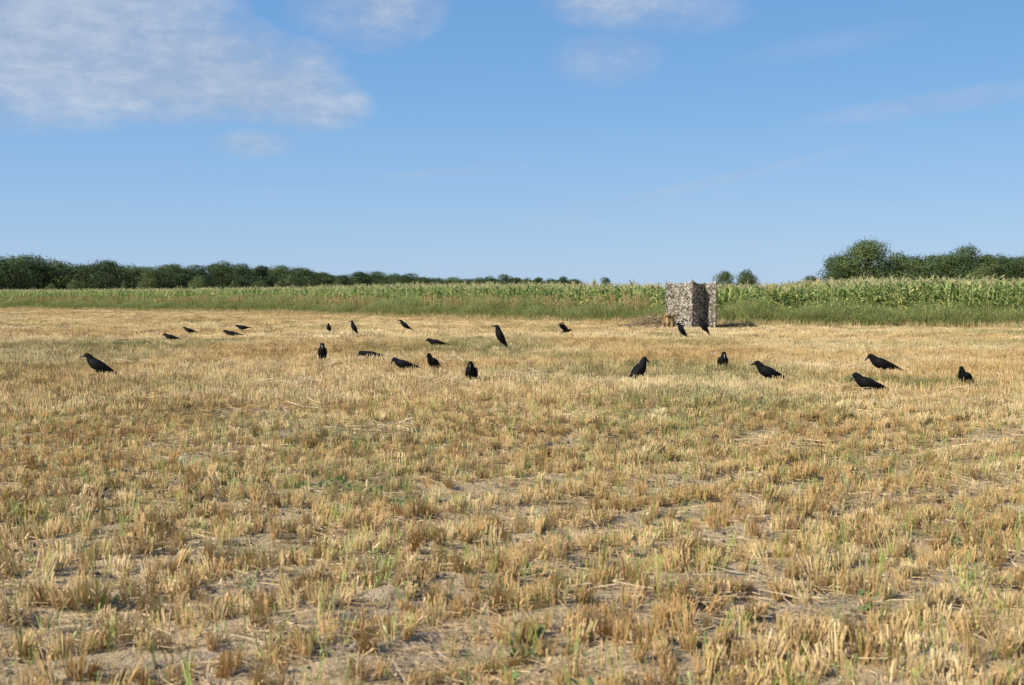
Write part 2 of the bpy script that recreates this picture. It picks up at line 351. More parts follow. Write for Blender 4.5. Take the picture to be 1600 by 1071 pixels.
def straw_clump(n, rad, hlo, hhi, splay, thick, gfrac=.06, sides=3, spread=False):
    b = MB()
    lean0 = (rnd.gauss(0, .12), rnd.gauss(0, .12)); htop = rnd.uniform(hlo, hhi)
    for i in range(n):
        a = rnd.uniform(0, 6.283); q = rad * math.sqrt(rnd.random())
        x, y = q * math.cos(a), q * math.sin(a) * (1 if spread else .7)
        hh = (rnd.uniform(hlo, hhi) if spread else htop * rnd.uniform(.62, 1.08))
        lx = lean0[0] * (0 if spread else 1) + x / max(rad, .01) * splay + rnd.gauss(0, .09); ly = lean0[1] * (0 if spread else 1) + y / max(rad, .01) * splay + rnd.gauss(0, .09)
        k_ = rnd.uniform(.72, 1.18); w = rnd.random()
        c1 = (k_ * 1.0, k_ * (.93 + .1 * w), k_ * (.8 + .35 * w))
        if rnd.random() < gfrac: c1 = (k_ * .55, k_ * .85, k_ * .45)
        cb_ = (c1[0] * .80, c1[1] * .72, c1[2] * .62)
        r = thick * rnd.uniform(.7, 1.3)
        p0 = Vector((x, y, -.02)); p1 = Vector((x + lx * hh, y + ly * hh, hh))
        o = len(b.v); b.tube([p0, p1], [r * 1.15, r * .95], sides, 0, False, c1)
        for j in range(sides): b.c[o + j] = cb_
        if rnd.random() < .45:                      # torn leaf sheath
            a2 = rnd.uniform(0, 6.28); l = rnd.uniform(.02, .06); t = rnd.uniform(.3, .9); q0 = p0.lerp(p1, t)
            d = Vector((math.cos(a2), math.sin(a2), rnd.uniform(-.5, .7))); s_ = d.cross(Vector((0, 0, 1))).normalized() * thick * 1.6
            b.add([q0 - s_, q0 + s_, q0 + d * l * .6 + s_ * .7, q0 + d * l * .6 - s_ * .7, q0 + d * l + Vector((0, 0, -.3 * l))], [(0, 1, 2, 3), (3, 2, 4)], 0, (c1[0] * 1.1, c1[1] * 1.1, c1[2] * 1.15))
    return b
def litter_patch(n, rad, l0, l1, thick, flat=.012):
    b = MB()
    for i in range(n):
        a = rnd.uniform(0, 6.283); q = rad * math.sqrt(rnd.random()); x, y = q * math.cos(a), q * math.sin(a)
        a2 = rnd.uniform(0, 3.14159); l = rnd.uniform(l0, l1) * .5; zz_ = rnd.uniform(.003, flat + .003); ti = rnd.gauss(0, .10)
        d = Vector((math.cos(a2), math.sin(a2), ti)) * l; bend = Vector((-d.y, d.x, 0)) * rnd.gauss(0, .12)
        k_ = rnd.uniform(.6, 1.15); w = rnd.random(); c1 = (k_, k_ * (.95 + .06 * w), k_ * (.85 + .25 * w))
        c = Vector((x, y, zz_ + abs(d.z)))
        b.tube([c - d, c + bend, c + d], thick * rnd.uniform(.6, 1.2), 3, 0, False, c1)
    return b
def grass_tuft(n, rad, hlo, hhi, wid, droop=.5, dryf=.15, seg=3):
    b = MB()
    for i in range(n):
        a = rnd.uniform(0, 6.283); q = rad * math.sqrt(rnd.random()); p = Vector((q * math.cos(a), q * math.sin(a), -.01)); a += rnd.gauss(0, .8)
        h = rnd.uniform(hlo, hhi); out = Vector((math.cos(a), math.sin(a), 0)) * h * rnd.uniform(.1, droop); sd = Vector((-math.sin(a), math.cos(a), 0)).lerp(Vector((rnd.gauss(0, 1), rnd.gauss(0, 1), 0)), .3).normalized() * wid * rnd.uniform(.6, 1.3)
        vs = []; fs = []
        for j in range(seg):
            t = j / seg; c = p + out * t * t + Vector((0, 0, h * t * (1 - .2 * t))); w_ = 1 - .5 * t; vs += [c - sd * w_, c + sd * w_]
        vs.append(p + out * 1.1 + Vector((0, 0, h * .82)))
        for j in range(seg - 1): fs.append((2 * j, 2 * j + 1, 2 * j + 3, 2 * j + 2))
        fs.append((2 * seg - 2, 2 * seg - 1, 2 * seg))
        k_ = rnd.uniform(.65, 1.25); col = (k_, k_, k_ * .9)
        if rnd.random() < dryf: col = (k_ * 3.0, k_ * 2.0, k_ * 2.2)
        b.add(vs, fs, 0, col)
    return b
def rosette(n, ll, lw):
    b = MB()
    for i in range(n):
        a = rnd.uniform(0, 6.283); e = rnd.uniform(.1, 1.0); l = ll * rnd.uniform(.5, 1.1); w = lw * rnd.uniform(.7, 1.2)
        d = Vector((math.cos(a) * math.cos(e), math.sin(a) * math.cos(e), math.sin(e))); s_ = Vector((-math.sin(a), math.cos(a), rnd.gauss(0, .2)))
        o = Vector((rnd.gauss(0, .02), rnd.gauss(0, .02), .005)) + d * .02
        vs = [o, o + d * l * .35 - s_ * w, o + d * l * .4 - Vector((0, 0, w * .3)), o + d * l * .35 + s_ * w, o + d * l * .75 - s_ * w * .75, o + d * l * .78, o + d * l * .75 + s_ * w * .75, o + d * l - Vector((0, 0, l * .15))]
        k_ = rnd.uniform(.7, 1.2); b.add(vs, [(0, 1, 2), (0, 2, 3), (1, 4, 5, 2), (2, 5, 6, 3), (4, 7, 5), (5, 7, 6)], 0, (k_, k_ * 1.05, k_ * 1.1))
    return b

# ------------------------------------------------------------------ stubble
def rows_pts(rmin, rmax, row, step, amax, jit):
    ns = np.arange(-rmax * 1.1, rmax * 1.1, row); ts = np.arange(-rmax * 1.1, rmax * 1.1, step)
    T, NN = np.meshgrid(ts, ns); T = T + rng.uniform(-.5, .5, T.shape) * step; NN = NN + rng.normal(0, jit, NN.shape)
    x = T * math.cos(RA) - NN * math.sin(RA); y = T * math.sin(RA) + NN * math.cos(RA)
    x = x.ravel(); y = y.ravel(); r = np.hypot(x, y); a = np.abs(np.arctan2(x, y))
    mgn = 2.0 / np.maximum(r, 2)                                     # two metres of margin on each side
    ok = (r >= rmin) & (r < rmax) & (a < amax + np.minimum(mgn, .5)) & (y > 1.2) & (y < edge_y(x) + .5)
    return np.stack([x[ok], y[ok]], -1)
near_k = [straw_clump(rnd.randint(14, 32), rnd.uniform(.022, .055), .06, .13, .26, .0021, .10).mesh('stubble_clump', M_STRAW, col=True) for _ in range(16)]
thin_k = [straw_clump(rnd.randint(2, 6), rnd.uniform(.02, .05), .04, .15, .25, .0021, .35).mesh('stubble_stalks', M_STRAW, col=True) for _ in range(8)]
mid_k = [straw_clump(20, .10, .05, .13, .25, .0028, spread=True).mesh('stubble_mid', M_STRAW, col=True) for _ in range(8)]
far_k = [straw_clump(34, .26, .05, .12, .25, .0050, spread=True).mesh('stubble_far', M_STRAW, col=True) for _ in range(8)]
AM = R(25)
P = rows_pts(1.4, 15, ROW, .055, AM, .022); D = density(P[:, 0], P[:, 1]); strip = vnoise(alongc(P[:, 0], P[:, 1]), rowc(P[:, 0], P[:, 1]) * 4, .5, 33, 2)
P = P[rng.random(len(P)) < 2.4 * D * np.clip(1.9 * strip - .25, .05, .85) * (.58 + .42 * np.cos((rowc(P[:, 0], P[:, 1]) + .06 * vnoise(P[:, 0], P[:, 1], .8, 9)) / .62 * 2 * math.pi))]; n = len(P)
g = greens(P[:, 0], P[:, 1]); dr = np.clip(vnoise(P[:, 0], P[:, 1], 1.2, 95, 2) * 1.1 - .25 + rng.normal(0, .2, n), 0, 1)
scatter('stubble', near_k, P, rng.uniform(0, 6.28, n), rng.uniform(.62, .98, n) * (.76 + .4 * vnoise(P[:, 0], P[:, 1], .9, 97)), .12, dr, np.clip((g * .5 + .05) * rng.random(n), 0, 1),
        'clumps of cut straw stubble standing in the near part of the field', 'stubble')
P = rows_pts(1.4, 15, .09, .10, AM, .04); D = density(P[:, 0], P[:, 1]); P = P[rng.random(len(P)) < (.10 + .55 * D)]; n = len(P)
scatter('sparse_stubble', thin_k, P, rng.uniform(0, 6.28, n), rng.uniform(.6, 1.1, n), .15, rng.random(n), np.clip(rng.random(n) * .5 * (.3 + greens(P[:, 0], P[:, 1])), 0, 1),
        'single thin straw stalks between the stubble clumps', 'stubble')
P = rows_pts(13.5, 34, .17, .13, AM, .04); D = density(P[:, 0], P[:, 1]); P = P[rng.random(len(P)) < (.2 + .75 * D)]; n = len(P)
dr = np.clip(vnoise(P[:, 0], P[:, 1], 2.5, 96, 2) * 1.2 - .1 + rng.normal(0, .18, n), 0, 1)
scatter('distant_stubble', mid_k, P, rng.uniform(0, 6.28, n), rng.uniform(.75, 1.1, n), .08, dr, np.clip(greens(P[:, 0], P[:, 1]) * 1.0 * rng.random(n) + .11, 0, 1),
        'short straw stubble around the crow decoys', 'stubble')
P = rows_pts(33, 135, .34, .40, AM, .12); P = P[rng.random(len(P)) < .85]; n = len(P)
dr = np.clip(vnoise(P[:, 0], P[:, 1], 5, 98, 3) * 1.3 - .1 + rng.normal(0, .15, n), 0, 1)
scatter('far_stubble', far_k, P, rng.uniform(0, 6.28, n), rng.uniform(.8, 1.1, n), .05, dr, np.clip(greens(P[:, 0], P[:, 1]) * .8 * rng.random(n) + .08, 0, 1),
        'pale straw stubble running up to the maize', 'stubble')

# ------------------------------------------------------------------ loose straw, clods and weeds
def rand_pts(rmin, rmax, dens, amax=AM):
    am = amax + .12; area = am * (rmax ** 2 - rmin ** 2); n = int(area * dens)
    r = np.sqrt(rng.uniform(rmin ** 2, rmax ** 2, n)); a = rng.uniform(-am, am, n); x = r * np.sin(a); y = r * np.cos(a)
    ok = y < edge_y(x) + .3; return np.stack([x[ok], y[ok]], -1)
lit_k = [litter_patch(22, .16, .02, .14, .0016).mesh('loose_straw', M_LITTER, col=True) for _ in range(8)]
lit_f = [litter_patch(44, .30, .08, .30, .0026, .06).mesh('loose_straw_swath', M_LITTER, col=True) for _ in range(6)]
P = rand_pts(1.6, 16, 62); s_ = straws(P[:, 0], P[:, 1]); bare = field(BB_, P[:, 0], P[:, 1], 40); P = P[rng.random(len(P)) < np.clip(.55 + .5 * s_ - .15 * bare + .5 * (vnoise(P[:, 0], P[:, 1], .5, 45) - .5), .12, 1)]; n = len(P)
scatter('loose_straw', lit_k, P, rng.uniform(0, 6.28, n), rng.uniform(.7, 1.2, n), .05, rng.random(n) * .8, 0.0, 'short broken straw lying between the stubble rows', 'straw')
P = rand_pts(10, 60, 4.5); s_ = straws(P[:, 0], P[:, 1]); P = P[rng.random(len(P)) < np.clip(s_ * 1.3 - .25, 0.01, 1)]; n = len(P)
scatter('straw_swath', lit_f, P, rng.uniform(0, 6.28, n), rng.uniform(.6, 1.2, n), .08, rng.random(n) * .6 + .4, 0.0, 'pale loose straw lying in streaks across the stubble', 'straw')
# long single straws near the camera
lg = [litter_patch(2, .10, .15, .40, .0022, .03).mesh('long_straw', M_LITTER, col=True) for _ in range(5)]
P = rand_pts(2.5, 18, .35); n = len(P)
scatter('long_straws', lg, P, rng.uniform(0, 6.28, n), rng.uniform(.7, 1.3, n), .12, rng.random(n) * .4 + .6, 0.0, 'long pale straws lying loose on top of the stubble', 'straw')
def clod():
    b = MB(); vs = []; fs = []; nu, nv = 7, 5; ph = rnd.uniform(0, 9)
    for j in range(nv + 1):
        for i in range(nu):
            a = 2 * math.pi * i / nu; e = -math.pi / 2 + math.pi * j / nv; r = 1 + rnd.uniform(-.22, .22)
            vs.append((r * math.cos(a) * math.cos(e), r * math.sin(a) * math.cos(e) * .8, r * math.sin(e) * .6 + .2))
    for j in range(nv):
        for i in range(nu): fs.append((j * nu + i, j * nu + (i + 1) % nu, (j + 1) * nu + (i + 1) % nu, (j + 1) * nu + i))
    b.add(vs, fs); return b
t_ = NT('soil_clod'); M_CLOD = t_.bsdf(t_.ramp(t_.noise(3, 4), [(.3, (.12, .095, .078)), (.7, (.29, .245, .205))]), .95, .1, bump=t_.noise(6, 4), bd=.3)
ck = [clod().mesh('soil_clod', M_CLOD, smooth=True) for _ in range(5)]
P = rand_pts(1.8, 13, 120); n = len(P)
scatter('soil_crumbs', ck, P, rng.uniform(0, 6.28, n), np.minimum(np.exp(rng.normal(-5.0, .65, n)), .019), .3, 0.0, 0.0, 'grey brown crumbs and clods of dry soil', 'soil')
gk = [grass_tuft(9, .03, .05, .16, .0022, .5, .05).mesh('green_shoots', M_GREEN, col=True) for _ in range(6)]
P = rand_pts(1.8, 16, 22); g = greens(P[:, 0], P[:, 1]); P = P[rng.random(len(P)) < np.clip(g * 1.0 + .09, 0, 1)]; n = len(P)
scatter('green_shoots', gk, P, rng.uniform(0, 6.28, n), rng.uniform(.6, 1.15, n), .1, rng.random(n), rng.random(n) * .8, 'fresh green shoots sprouting in the near stubble', 'grass')
gm = [grass_tuft(26, .16, .05, .15, .0034, .5, .1).mesh('green_patch', M_GREEN, col=True) for _ in range(5)]
P = rand_pts(15, 62, 7); g = greens(P[:, 0], P[:, 1]); P = P[rng.random(len(P)) < np.clip(g * 1.2 - .12, 0, 1)]; n = len(P)
scatter('green_regrowth', gm, P, rng.uniform(0, 6.28, n), rng.uniform(.6, 1.1, n), .05, rng.random(n), rng.random(n), 'patches of green regrowth in the stubble', 'grass')
rk = [rosette(rnd.randint(7, 14), .042, .009).mesh('leafy_weed', M_GREEN, col=True) for _ in range(5)]
P = rand_pts(1.8, 20, 2.4); g = greens(P[:, 0], P[:, 1]); P = P[rng.random(len(P)) < np.clip(g * .9 + .12, 0, 1)]
Q = []
for (px, py, m_) in [(370, 742, 6), (560, 766, 9), (525, 760, 5), (610, 768, 5), (945, 862, 2), (838, 1012, 2), (845, 905, 2), (1495, 840, 3), (1065, 940, 2), (1360, 950, 2), (440, 1010, 2), (75, 880, 3)]:
    cx, cy = G(px, py)
    for _ in range(m_): Q.append((cx + rnd.gauss(0, .035 * cy / 3), cy + rnd.gauss(0, .08)))
P = np.concatenate([P, np.array(Q)]); n = len(P)
scatter('leafy_weeds', rk, P, rng.uniform(0, 6.28, n), rng.uniform(.6, 1.3, n), .1, rng.random(n) * .6, rng.random(n) * .4, 'small broad leaved green weeds low in the stubble', 'weeds')

# ------------------------------------------------------------------ maize
def corn_top(x):      # plant height along the edge, from the heights seen against the sky
    return float(np.interp(x, [-60, -46, -25, -14, -7, 2, 7, 11, 13, 15, 24], [1.68, 1.68, 1.70, 1.78, 1.86, 1.83, 1.68, 1.62, 1.74, 1.88, 1.84]))
def blade(b, p, a, l, w, rise, droop, col, mi=0, seg=7):
    d = Vector((math.cos(a), math.sin(a), 0)); s0 = Vector((-math.sin(a), math.cos(a), 0)); vs = []; fs = []; tw = rnd.uniform(-.7, .7)
    for j in range(seg + 1):
        t = j / seg; c = p + d * l * (t * .85) + Vector((0, 0, l * (rise * t - droop * t * t))); wi = w * (min(1, .55 + 2.4 * t) if t < .3 else 1) * (1 - max(0, t - .35) / .65) ** .8 + .001
        s = (s0 * math.cos(tw * t) + Vector((0, 0, 1)) * math.sin(tw * t)); wave = Vector((0, 0, .018 * math.sin(t * 14 + a * 3)))
        vs += [c - s * wi + wave, c + s * wi - wave]
    for j in range(seg): fs.append((2 * j, 2 * j + 1, 2 * j + 3, 2 * j + 2))
    b.add(vs, fs, mi, col)
def corn_kind(seed, nl, upright):
    rnd.seed(seed); st = MB(); lean = rnd.gauss(0, .03)
    pts = [Vector((lean * t * t * 1.8, 0, 1.62 * t)) for t in (0, .33, .66, 1)]
    st.tube(pts, [.014, .012, .009, .005], 6, 0, True, (1, 1, 1)); leaves = []; a0 = rnd.uniform(0, 3.14)
    for i in range(nl):
        t = .12 + .86 * i / (nl - 1); b = MB(); a = a0 + math.pi * (i % 2) + rnd.gauss(0, .35); z = 1.58 * t
        l = rnd.uniform(.5, .78) * (1 - .35 * abs(t - .5)); up = upright if t > .6 else upright * .8
        k_ = rnd.uniform(.75, 1.2); col = (k_, k_, k_ * .95)
        if t < .25 or rnd.random() < .2: col = (k_ * 1.55, k_ * 1.2, k_ * 1.1)
        blade(b, Vector((lean * t * t * 1.8, 0, z)), a, l, rnd.uniform(.032, .052), rnd.uniform(.7, 1.1) * up, rnd.uniform(.5, 1.1), col)
        leaves.append(b)
    ta = MB(); top = pts[-1]
    ta.tube([top, top + Vector((lean, 0, .30))], [.004, .002], 4, 0, False)
    for i in range(6):
        a = rnd.uniform(0, 6.28); e = rnd.uniform(.1, .55); q = top + Vector((0, 0, .05 + .02 * i)); ln = rnd.uniform(.13, .2)
        ta.tube([q, q + Vector((math.cos(a) * ln * e * .8, math.sin(a) * ln * e * .8, ln * .85)), q + Vector((math.cos(a) * ln * e * 1.7, math.sin(a) * ln * e * 1.7, ln * 1.15))], [.004, .006, .003], 4, 0, False)
    ear = MB()
    if seed % 2:
        q = Vector((0, 0, .85)); a = a0; d = Vector((math.cos(a) * .4, math.sin(a) * .4, 1)).normalized()
        ear.tube([q, q + d * .05, q + d * .14, q + d * .2], [.012, .026, .022, .006], 6)
    return st, leaves, ta, ear
kinds = []
for i, (nl, up) in enumerate([(10, 1.3), (11, 1.5), (9, 1.15), (12, 1.6), (10, 1.0), (11, 1.8)]):
    st, lv, ta, ear = corn_kind(100 + i, nl, up)
    joined = MB()
    for q, mi in [(st, 1), (ta, 2), (ear, 1)] + [(l, 0) for l in lv]:
        joined.add(q.v, q.f, mi); joined.c[-len(q.v):] = q.c if q.v else joined.c[-len(q.v):]
    joined.c = []
    for q in [st, ta, ear] + lv: joined.c += q.c
    kinds.append(dict(st=st.mesh('stalk', M_STALK, True, True), lv=[l.mesh('leaf', M_CORN, True, True) for l in lv], ta=ta.mesh('tassel', M_TASSEL, True, True),
                      ear=ear.mesh('ear', M_STALK, True, True) if ear.v else None, all=joined.mesh('maize_plant', [M_CORN, M_STALK, M_TASSEL], True, True)))
rnd.seed(77)
# positions row by row: rows run parallel to the field edge
segs = np.cumsum([0] + [math.dist(EDGE[i], EDGE[i + 1]) for i in range(len(EDGE) - 1)])
def along(s, off):
    x = np.interp(s, segs, EX); y = np.interp(s, segs, EY); x2 = np.interp(s + .5, segs, EX); y2 = np.interp(s + .5, segs, EY); x1 = np.interp(s - .5, segs, EX); y1 = np.interp(s - .5, segs, EY)
    tx, ty = x2 - x1, y2 - y1; l = np.hypot(tx, ty) + 1e-9; return x - ty / l * off, y + tx / l * off
cornP = []
for r_ in range(14):
    s = np.arange(120, segs[-1] - 22, .19 if r_ < 8 else .25); s = s + rng.uniform(-.07, .07, len(s)); off = 1.5 + r_ * .72 + rng.normal(0, .05, len(s))
    x, y = along(s, off); keep = (rng.random(len(s)) < .93) & (np.abs(np.arctan2(x, y)) < R(30))
    for xx, yy in zip(x[keep], y[keep]): cornP.append((float(xx), float(yy), r_))
cornP = [c for c in cornP if not (5.9 < c[0] < 9.3 and c[1] < 50.5)]       # the hide stands in a cleared notch
inview = [i for i, c in enumerate(cornP) if abs(c[0]) < .425 * c[1] and c[2] <= 3 and c[0] > 8]
inview.sort(key=lambda i: cornP[i][1] + .5 * cornP[i][2]); indiv = set(inview[:300])
def plant_obj(kd, x, y, rz, sc, zs):
    root = empty('maize_plant', (x, y, h1(x, y)), rz); root.scale = (sc, sc, zs)
    link('stalk', kd['st'], root); link('tassel', kd['ta'], root)
    if kd['ear']: link('ear', kd['ear'], root)
    for l in kd['lv']: link('leaf', l, root)
    return tag(root, 'green maize plant with a pale tassel in the front rows right of the camouflage hide', 'maize plant', 'maize plants in the front rows right of the hide')
mass = []
for i, (x, y, r_) in enumerate(cornP):
    zs = corn_top(x) / 1.92 * rnd.gauss(1, .055); sc = rnd.uniform(.85, 1.1); rz = rnd.uniform(0, 6.28)
    if i in indiv: plant_obj(kinds[rnd.randrange(6)], x, y, rz, sc, zs)
    else: mass.append((x, y, rz, sc, zs))
A_ = np.array(mass)
scatter('maize_field', [k_['all'] for k_ in kinds], A_[:, :2], A_[:, 2], A_[:, 3], .03, 0.0, 0.0, 'dense field of green maize with pale tassels beyond the stubble', 'maize', zs=A_[:, 4])

# tall weeds and grass along the edge of the maize
tk = [grass_tuft(30, .16, .45, 1.0, .007, .45, .16, 4).mesh('tall_grass', M_WEED, col=True) for _ in range(6)]
for _ in range(3):
    b = grass_tuft(22, .18, .4, .8, .010, .5, .03, 4)
    for i in range(16):
        a = rnd.uniform(0, 6.28); q = Vector((rnd.gauss(0, .1), rnd.gauss(0, .1), rnd.uniform(.1, .75))); l = rnd.uniform(.05, .1); w = l * .3; d = Vector((math.cos(a), math.sin(a), rnd.uniform(-.3, .6))); s_ = Vector((-math.sin(a), math.cos(a), 0)) * w
        b.add([q, q + d * l * .5 - s_, q + d * l, q + d * l * .5 + s_], [(0, 1, 2, 3)], 0, (1, 1.05, 1))
    tk.append(b.mesh('tall_weed', M_WEED, col=True))
pts = []
for k_ in range(30000):
    s = rnd.uniform(118, segs[-1] - 22); off = abs(rnd.gauss(0, 1.0)); off = min(off, 2.8); x, y = along(s, off - .1 + 1.0 * (float(vnoise(np.array([s]), np.array([0.0]), 1.4, 7)[0]) - .5)); x = float(x); y = float(y)
    if abs(math.atan2(x, y)) > R(30) or (5.9 < x < 9.2 and y < 49.2): continue
    pts.append((x, y, off))
A_ = np.array(pts); n = len(A_); hs = (.55 + 1.05 * vnoise(A_[:, 0], A_[:, 1], 1.6, 8, 2)) * np.clip(.55 + A_[:, 2] * .55, .5, 1.15) * np.interp(A_[:, 0], [-46, -18, -3, 5, 12, 24], [.95, 1.15, 1.35, 1.1, 1.05, .9])
scatter('tall_grass', tk, A_[:, :2], rng.uniform(0, 6.28, n), rng.uniform(.8, 1.2, n), .08, rng.random(n) * .8, rng.random(n) * .7, 'tall green grass and weeds along the foot of the maize', 'grass', zs=hs)
dk = [grass_tuft(16, .12, .15, .5, .005, .5, 0, 3).mesh('dry_grass', M_LITTER, col=True) for _ in range(5)]
pts = []
for k_ in range(13000):
    s = rnd.uniform(118, segs[-1] - 22); x, y = along(s, rnd.gauss(-.15, .55)); x = float(x); y = float(y)
    if abs(math.atan2(x, y)) < R(30): pts.append((x, y))
A_ = np.array(pts); n = len(A_)
scatter('dry_grass', dk, A_, rng.uniform(0, 6.28, n), rng.uniform(.6, 1.1, n), .1, rng.random(n) * .6, rng.random(n) * .5, 'dry yellow grass fringe where stubble meets green weeds', 'grass')
# seed heads rising out of the weeds
def seedhead():
    b = MB()
    for i in range(9):
        p = Vector((rnd.gauss(0, .12), rnd.gauss(0, .12), 0)); h = rnd.uniform(.8, 1.25); l = Vector((rnd.gauss(0, .1), rnd.gauss(0, .1), h)); b.tube([p, p + l * .8, p + l], [.003, .002, .002], 3, 0, False, (.8, .8, .7))
        b.tube([p + l * .86, p + l * .95, p + l * 1.06], [.004, .012, .003], 4, 0, False, (.85, .75, .65))
    return b
sk = [seedhead().mesh('seed_heads', M_LITTER, col=True) for _ in range(4)]
pts = []
for k_ in range(2600):
    s = rnd.uniform(118, segs[-1] - 22); x, y = along(s, rnd.uniform(.2, 1.8)); x = float(x); y = float(y)
    if abs(math.atan2(x, y)) < R(30) and x < 6 and rnd.random() < .55: pts.append((x, y))
A_ = np.array(pts); n = len(A_)
scatter('seed_heads', sk, A_, rng.uniform(0, 6.28, n), rng.uniform(.8, 1.1, n), .06, rng.random(n) * .5, rng.random(n) * .5, 'thin pale seed heads standing above the green weeds', 'grass')

# ------------------------------------------------------------------ trees
def tree_meshes(seed, H, wid, lobes, leafm, crown_from=.18, leaf=.42, per=420, lop=0):
    rnd.seed(seed); b = MB(); centers = []
    for i in range(lobes):
        t = rnd.random() ** .8; z = H * (crown_from + (1 - crown_from) * t * .9); env = math.sin(math.pi * min(1, max(.12, (t * .78 + .2)))) ** .7
        a = rnd.uniform(0, 6.28); rr_ = wid * .5 * env * rnd.uniform(.25, .82); r0 = wid * rnd.uniform(.13, .24)
        centers.append((Vector((rr_ * math.cos(a) + lop * (1 - t), rr_ * math.sin(a), min(z, H - r0 * .8))), r0))
    centers.append((Vector((rnd.gauss(0, .3), 0, H - wid * .17)), wid * .17)); centers.append((Vector((0, 0, H * .55)), wid * .33)); centers.append((Vector((0, 0, H * .32)), wid * .34))
    for c, r0 in centers:
        lob = rnd.uniform(.82, 1.15); n_ = int(per * (r0 / (wid * .19)) ** 1.6)
        for k2 in range(n_):
            d = Vector((rnd.gauss(0, 1), rnd.gauss(0, 1), rnd.gauss(0, 1))).normalized(); rr_ = r0 * (rnd.uniform(.72, 1.0) if rnd.random() < .78 else rnd.uniform(1, 1.38)); p = c + Vector((d.x * rr_, d.y * rr_, d.z * rr_ * .82))
            nrm = (d + Vector((rnd.gauss(0, .5), rnd.gauss(0, .5), rnd.gauss(0, .5)))).normalized(); a = nrm.cross(Vector((0, 0, 1.01))).normalized(); e = nrm.cross(a); g_ = rnd.uniform(0, 3.14); a, e = a * math.cos(g_) + e * math.sin(g_), e * math.cos(g_) - a * math.sin(g_)
            s = leaf * rnd.uniform(.45, 1.0); k3 = lob * rnd.uniform(.88, 1.14)
            b.add([p - a * s * .5, p + e * s * .35, p + a * s * .5 + nrm * s * .12, p - e * s * .35], [(0, 1, 2, 3)], 0, (k3, k3, k3 * .95))
    tr = MB(); tr.tube([(0, 0, -.3), (0, 0, H * .15), (.1, 0, H * .45), (0, .1, H * .8)], [H * .03, H * .024, H * .015, H * .004], 8)
    for c, r0 in centers[:9]:
        z0 = min(H * .6, max(H * .18, c.z * .55)); tr.tube([(0, 0, z0), tuple(Vector((0, 0, z0)).lerp(c, .5) + Vector((0, 0, .3))), tuple(c)], [H * .010, H * .007, H * .003], 5)
    return b.mesh('crown', leafm, False, True), tr.mesh('trunk', M_BARK, True)
TK = [tree_meshes(201, 12, 10, 16, M_TREE), tree_meshes(202, 12, 11, 20, M_TREE), tree_meshes(203, 12, 9, 14, M_TREE), tree_meshes(204, 12, 12, 20, M_TREE), tree_meshes(205, 12, 8, 13, M_TREE), tree_meshes(206, 12, 13, 22, M_TREE)]
TL = [tree_meshes(211, 7, 7, 12, M_TREE_L, .05, .34, 300), tree_meshes(212, 6, 8, 12, M_TREE_L, .05, .34, 300)]
rnd.seed(5)
def tree(name, km, px, top, D, label, cat='tree', group=None, base_h=12.0, wpx=None, kw=10.0):
    H = (462 - top) / FPX * D + CAM_H; s = H / base_h; x = at(px, D)
    root = empty(name, (x, D, 0), rnd.uniform(0, 6.28)); sx = s if wpx is None else 1.15 * (wpx / FPX * D) / kw
    root.scale = (sx, sx, s); link('trunk', km[1], root); link('crown', km[0], root); return tag(root, label, cat, group)
sil_x = [-60, 0, 40, 70, 110, 130, 175, 205, 235, 262, 300, 340, 370, 420, 470, 520, 560, 610, 650, 690, 715, 780, 830, 880, 920]
sil_y = [404, 404, 402, 409, 411, 414, 410, 417, 415, 409, 414, 408, 414, 417, 423, 430, 427, 427, 431, 434, 437, 432, 436, 436, 440]
def sil(px): return float(np.interp(px, sil_x, sil_y))
def depth_of(px): return float(np.interp(px, [-60, 0, 300, 470, 600, 700, 900], [330, 345, 385, 480, 560, 720, 860]))
GW = 'trees of the far wood on the left'; LW = 'dark tree standing behind the front trees of the far left wood'
ORD = 'cut-off first second third fourth fifth sixth seventh eighth ninth tenth eleventh twelfth thirteenth fourteenth fifteenth sixteenth seventeenth eighteenth nineteenth twentieth twenty-first twenty-second twenty-third twenty-fourth twenty-fifth twenty-sixth twenty-seventh twenty-eighth twenty-ninth thirtieth'.split()
ORD += ['thirty-' + o_ for o_ in ORD[1:10]] + ['fortieth'] + ['forty-' + o_ for o_ in ORD[1:10]] + ['fiftieth'] + ['fifty-' + o_ for o_ in ORD[1:10]]
nt_ = 0
px = -55
tips = []
while px < 905:
    D = depth_of(px); w = rnd.uniform(11, 15) / D * FPX
    tips.append(px)
    tree('broadleaf_tree', TK[rnd.randrange(6)], px, sil(px) + rnd.uniform(-5, 2), D + rnd.uniform(-8, 8), 'dark tree in the front of the left wood, %s crown from the left edge' % ORD[nt_], 'tree', GW, wpx=w * 1.05); nt_ += 1
    tree('broadleaf_tree', TK[rnd.randrange(6)], px + w * .4, sil(px + w * .4) + rnd.uniform(0, 5), D + 26 + rnd.uniform(-8, 8), LW, 'tree', GW, wpx=w * 1.2)
    px += w * .60
GS = 'low bushes in front of the far wood'; LS = 'low yellowish green bush before the far left wood, %s from the left'; nb_ = 1
for px, top, w in [(115, 434, 26), (80, 441, 22), (195, 441, 12), (228, 430, 34), (312, 430, 32), (365, 441, 22), (408, 436, 26), (455, 433, 26), (528, 436, 22), (600, 442, 20)]:
    tree('bush', TL[rnd.randrange(2)], px, top, depth_of(px) - 22, LS % ORD[nb_], 'bush', GS, 6.5, w, 7.5); nb_ += 1
tree('small_tree', TK[2], 946, 433, 600, 'small round dark tree alone on the skyline left of the hide', wpx=27)
tree('small_tree', TK[3], 1132, 424, 345, 'smaller round tree on the skyline just right of the hide', wpx=27)
tree('small_tree', TK[1], 1166, 421, 345, 'wider round tree beside a smaller one right of the hide', wpx=38)
tree('small_tree', TK[5], 1266, 431, 380, 'small flat crowned tree low on the skyline left of the big tree', wpx=34)
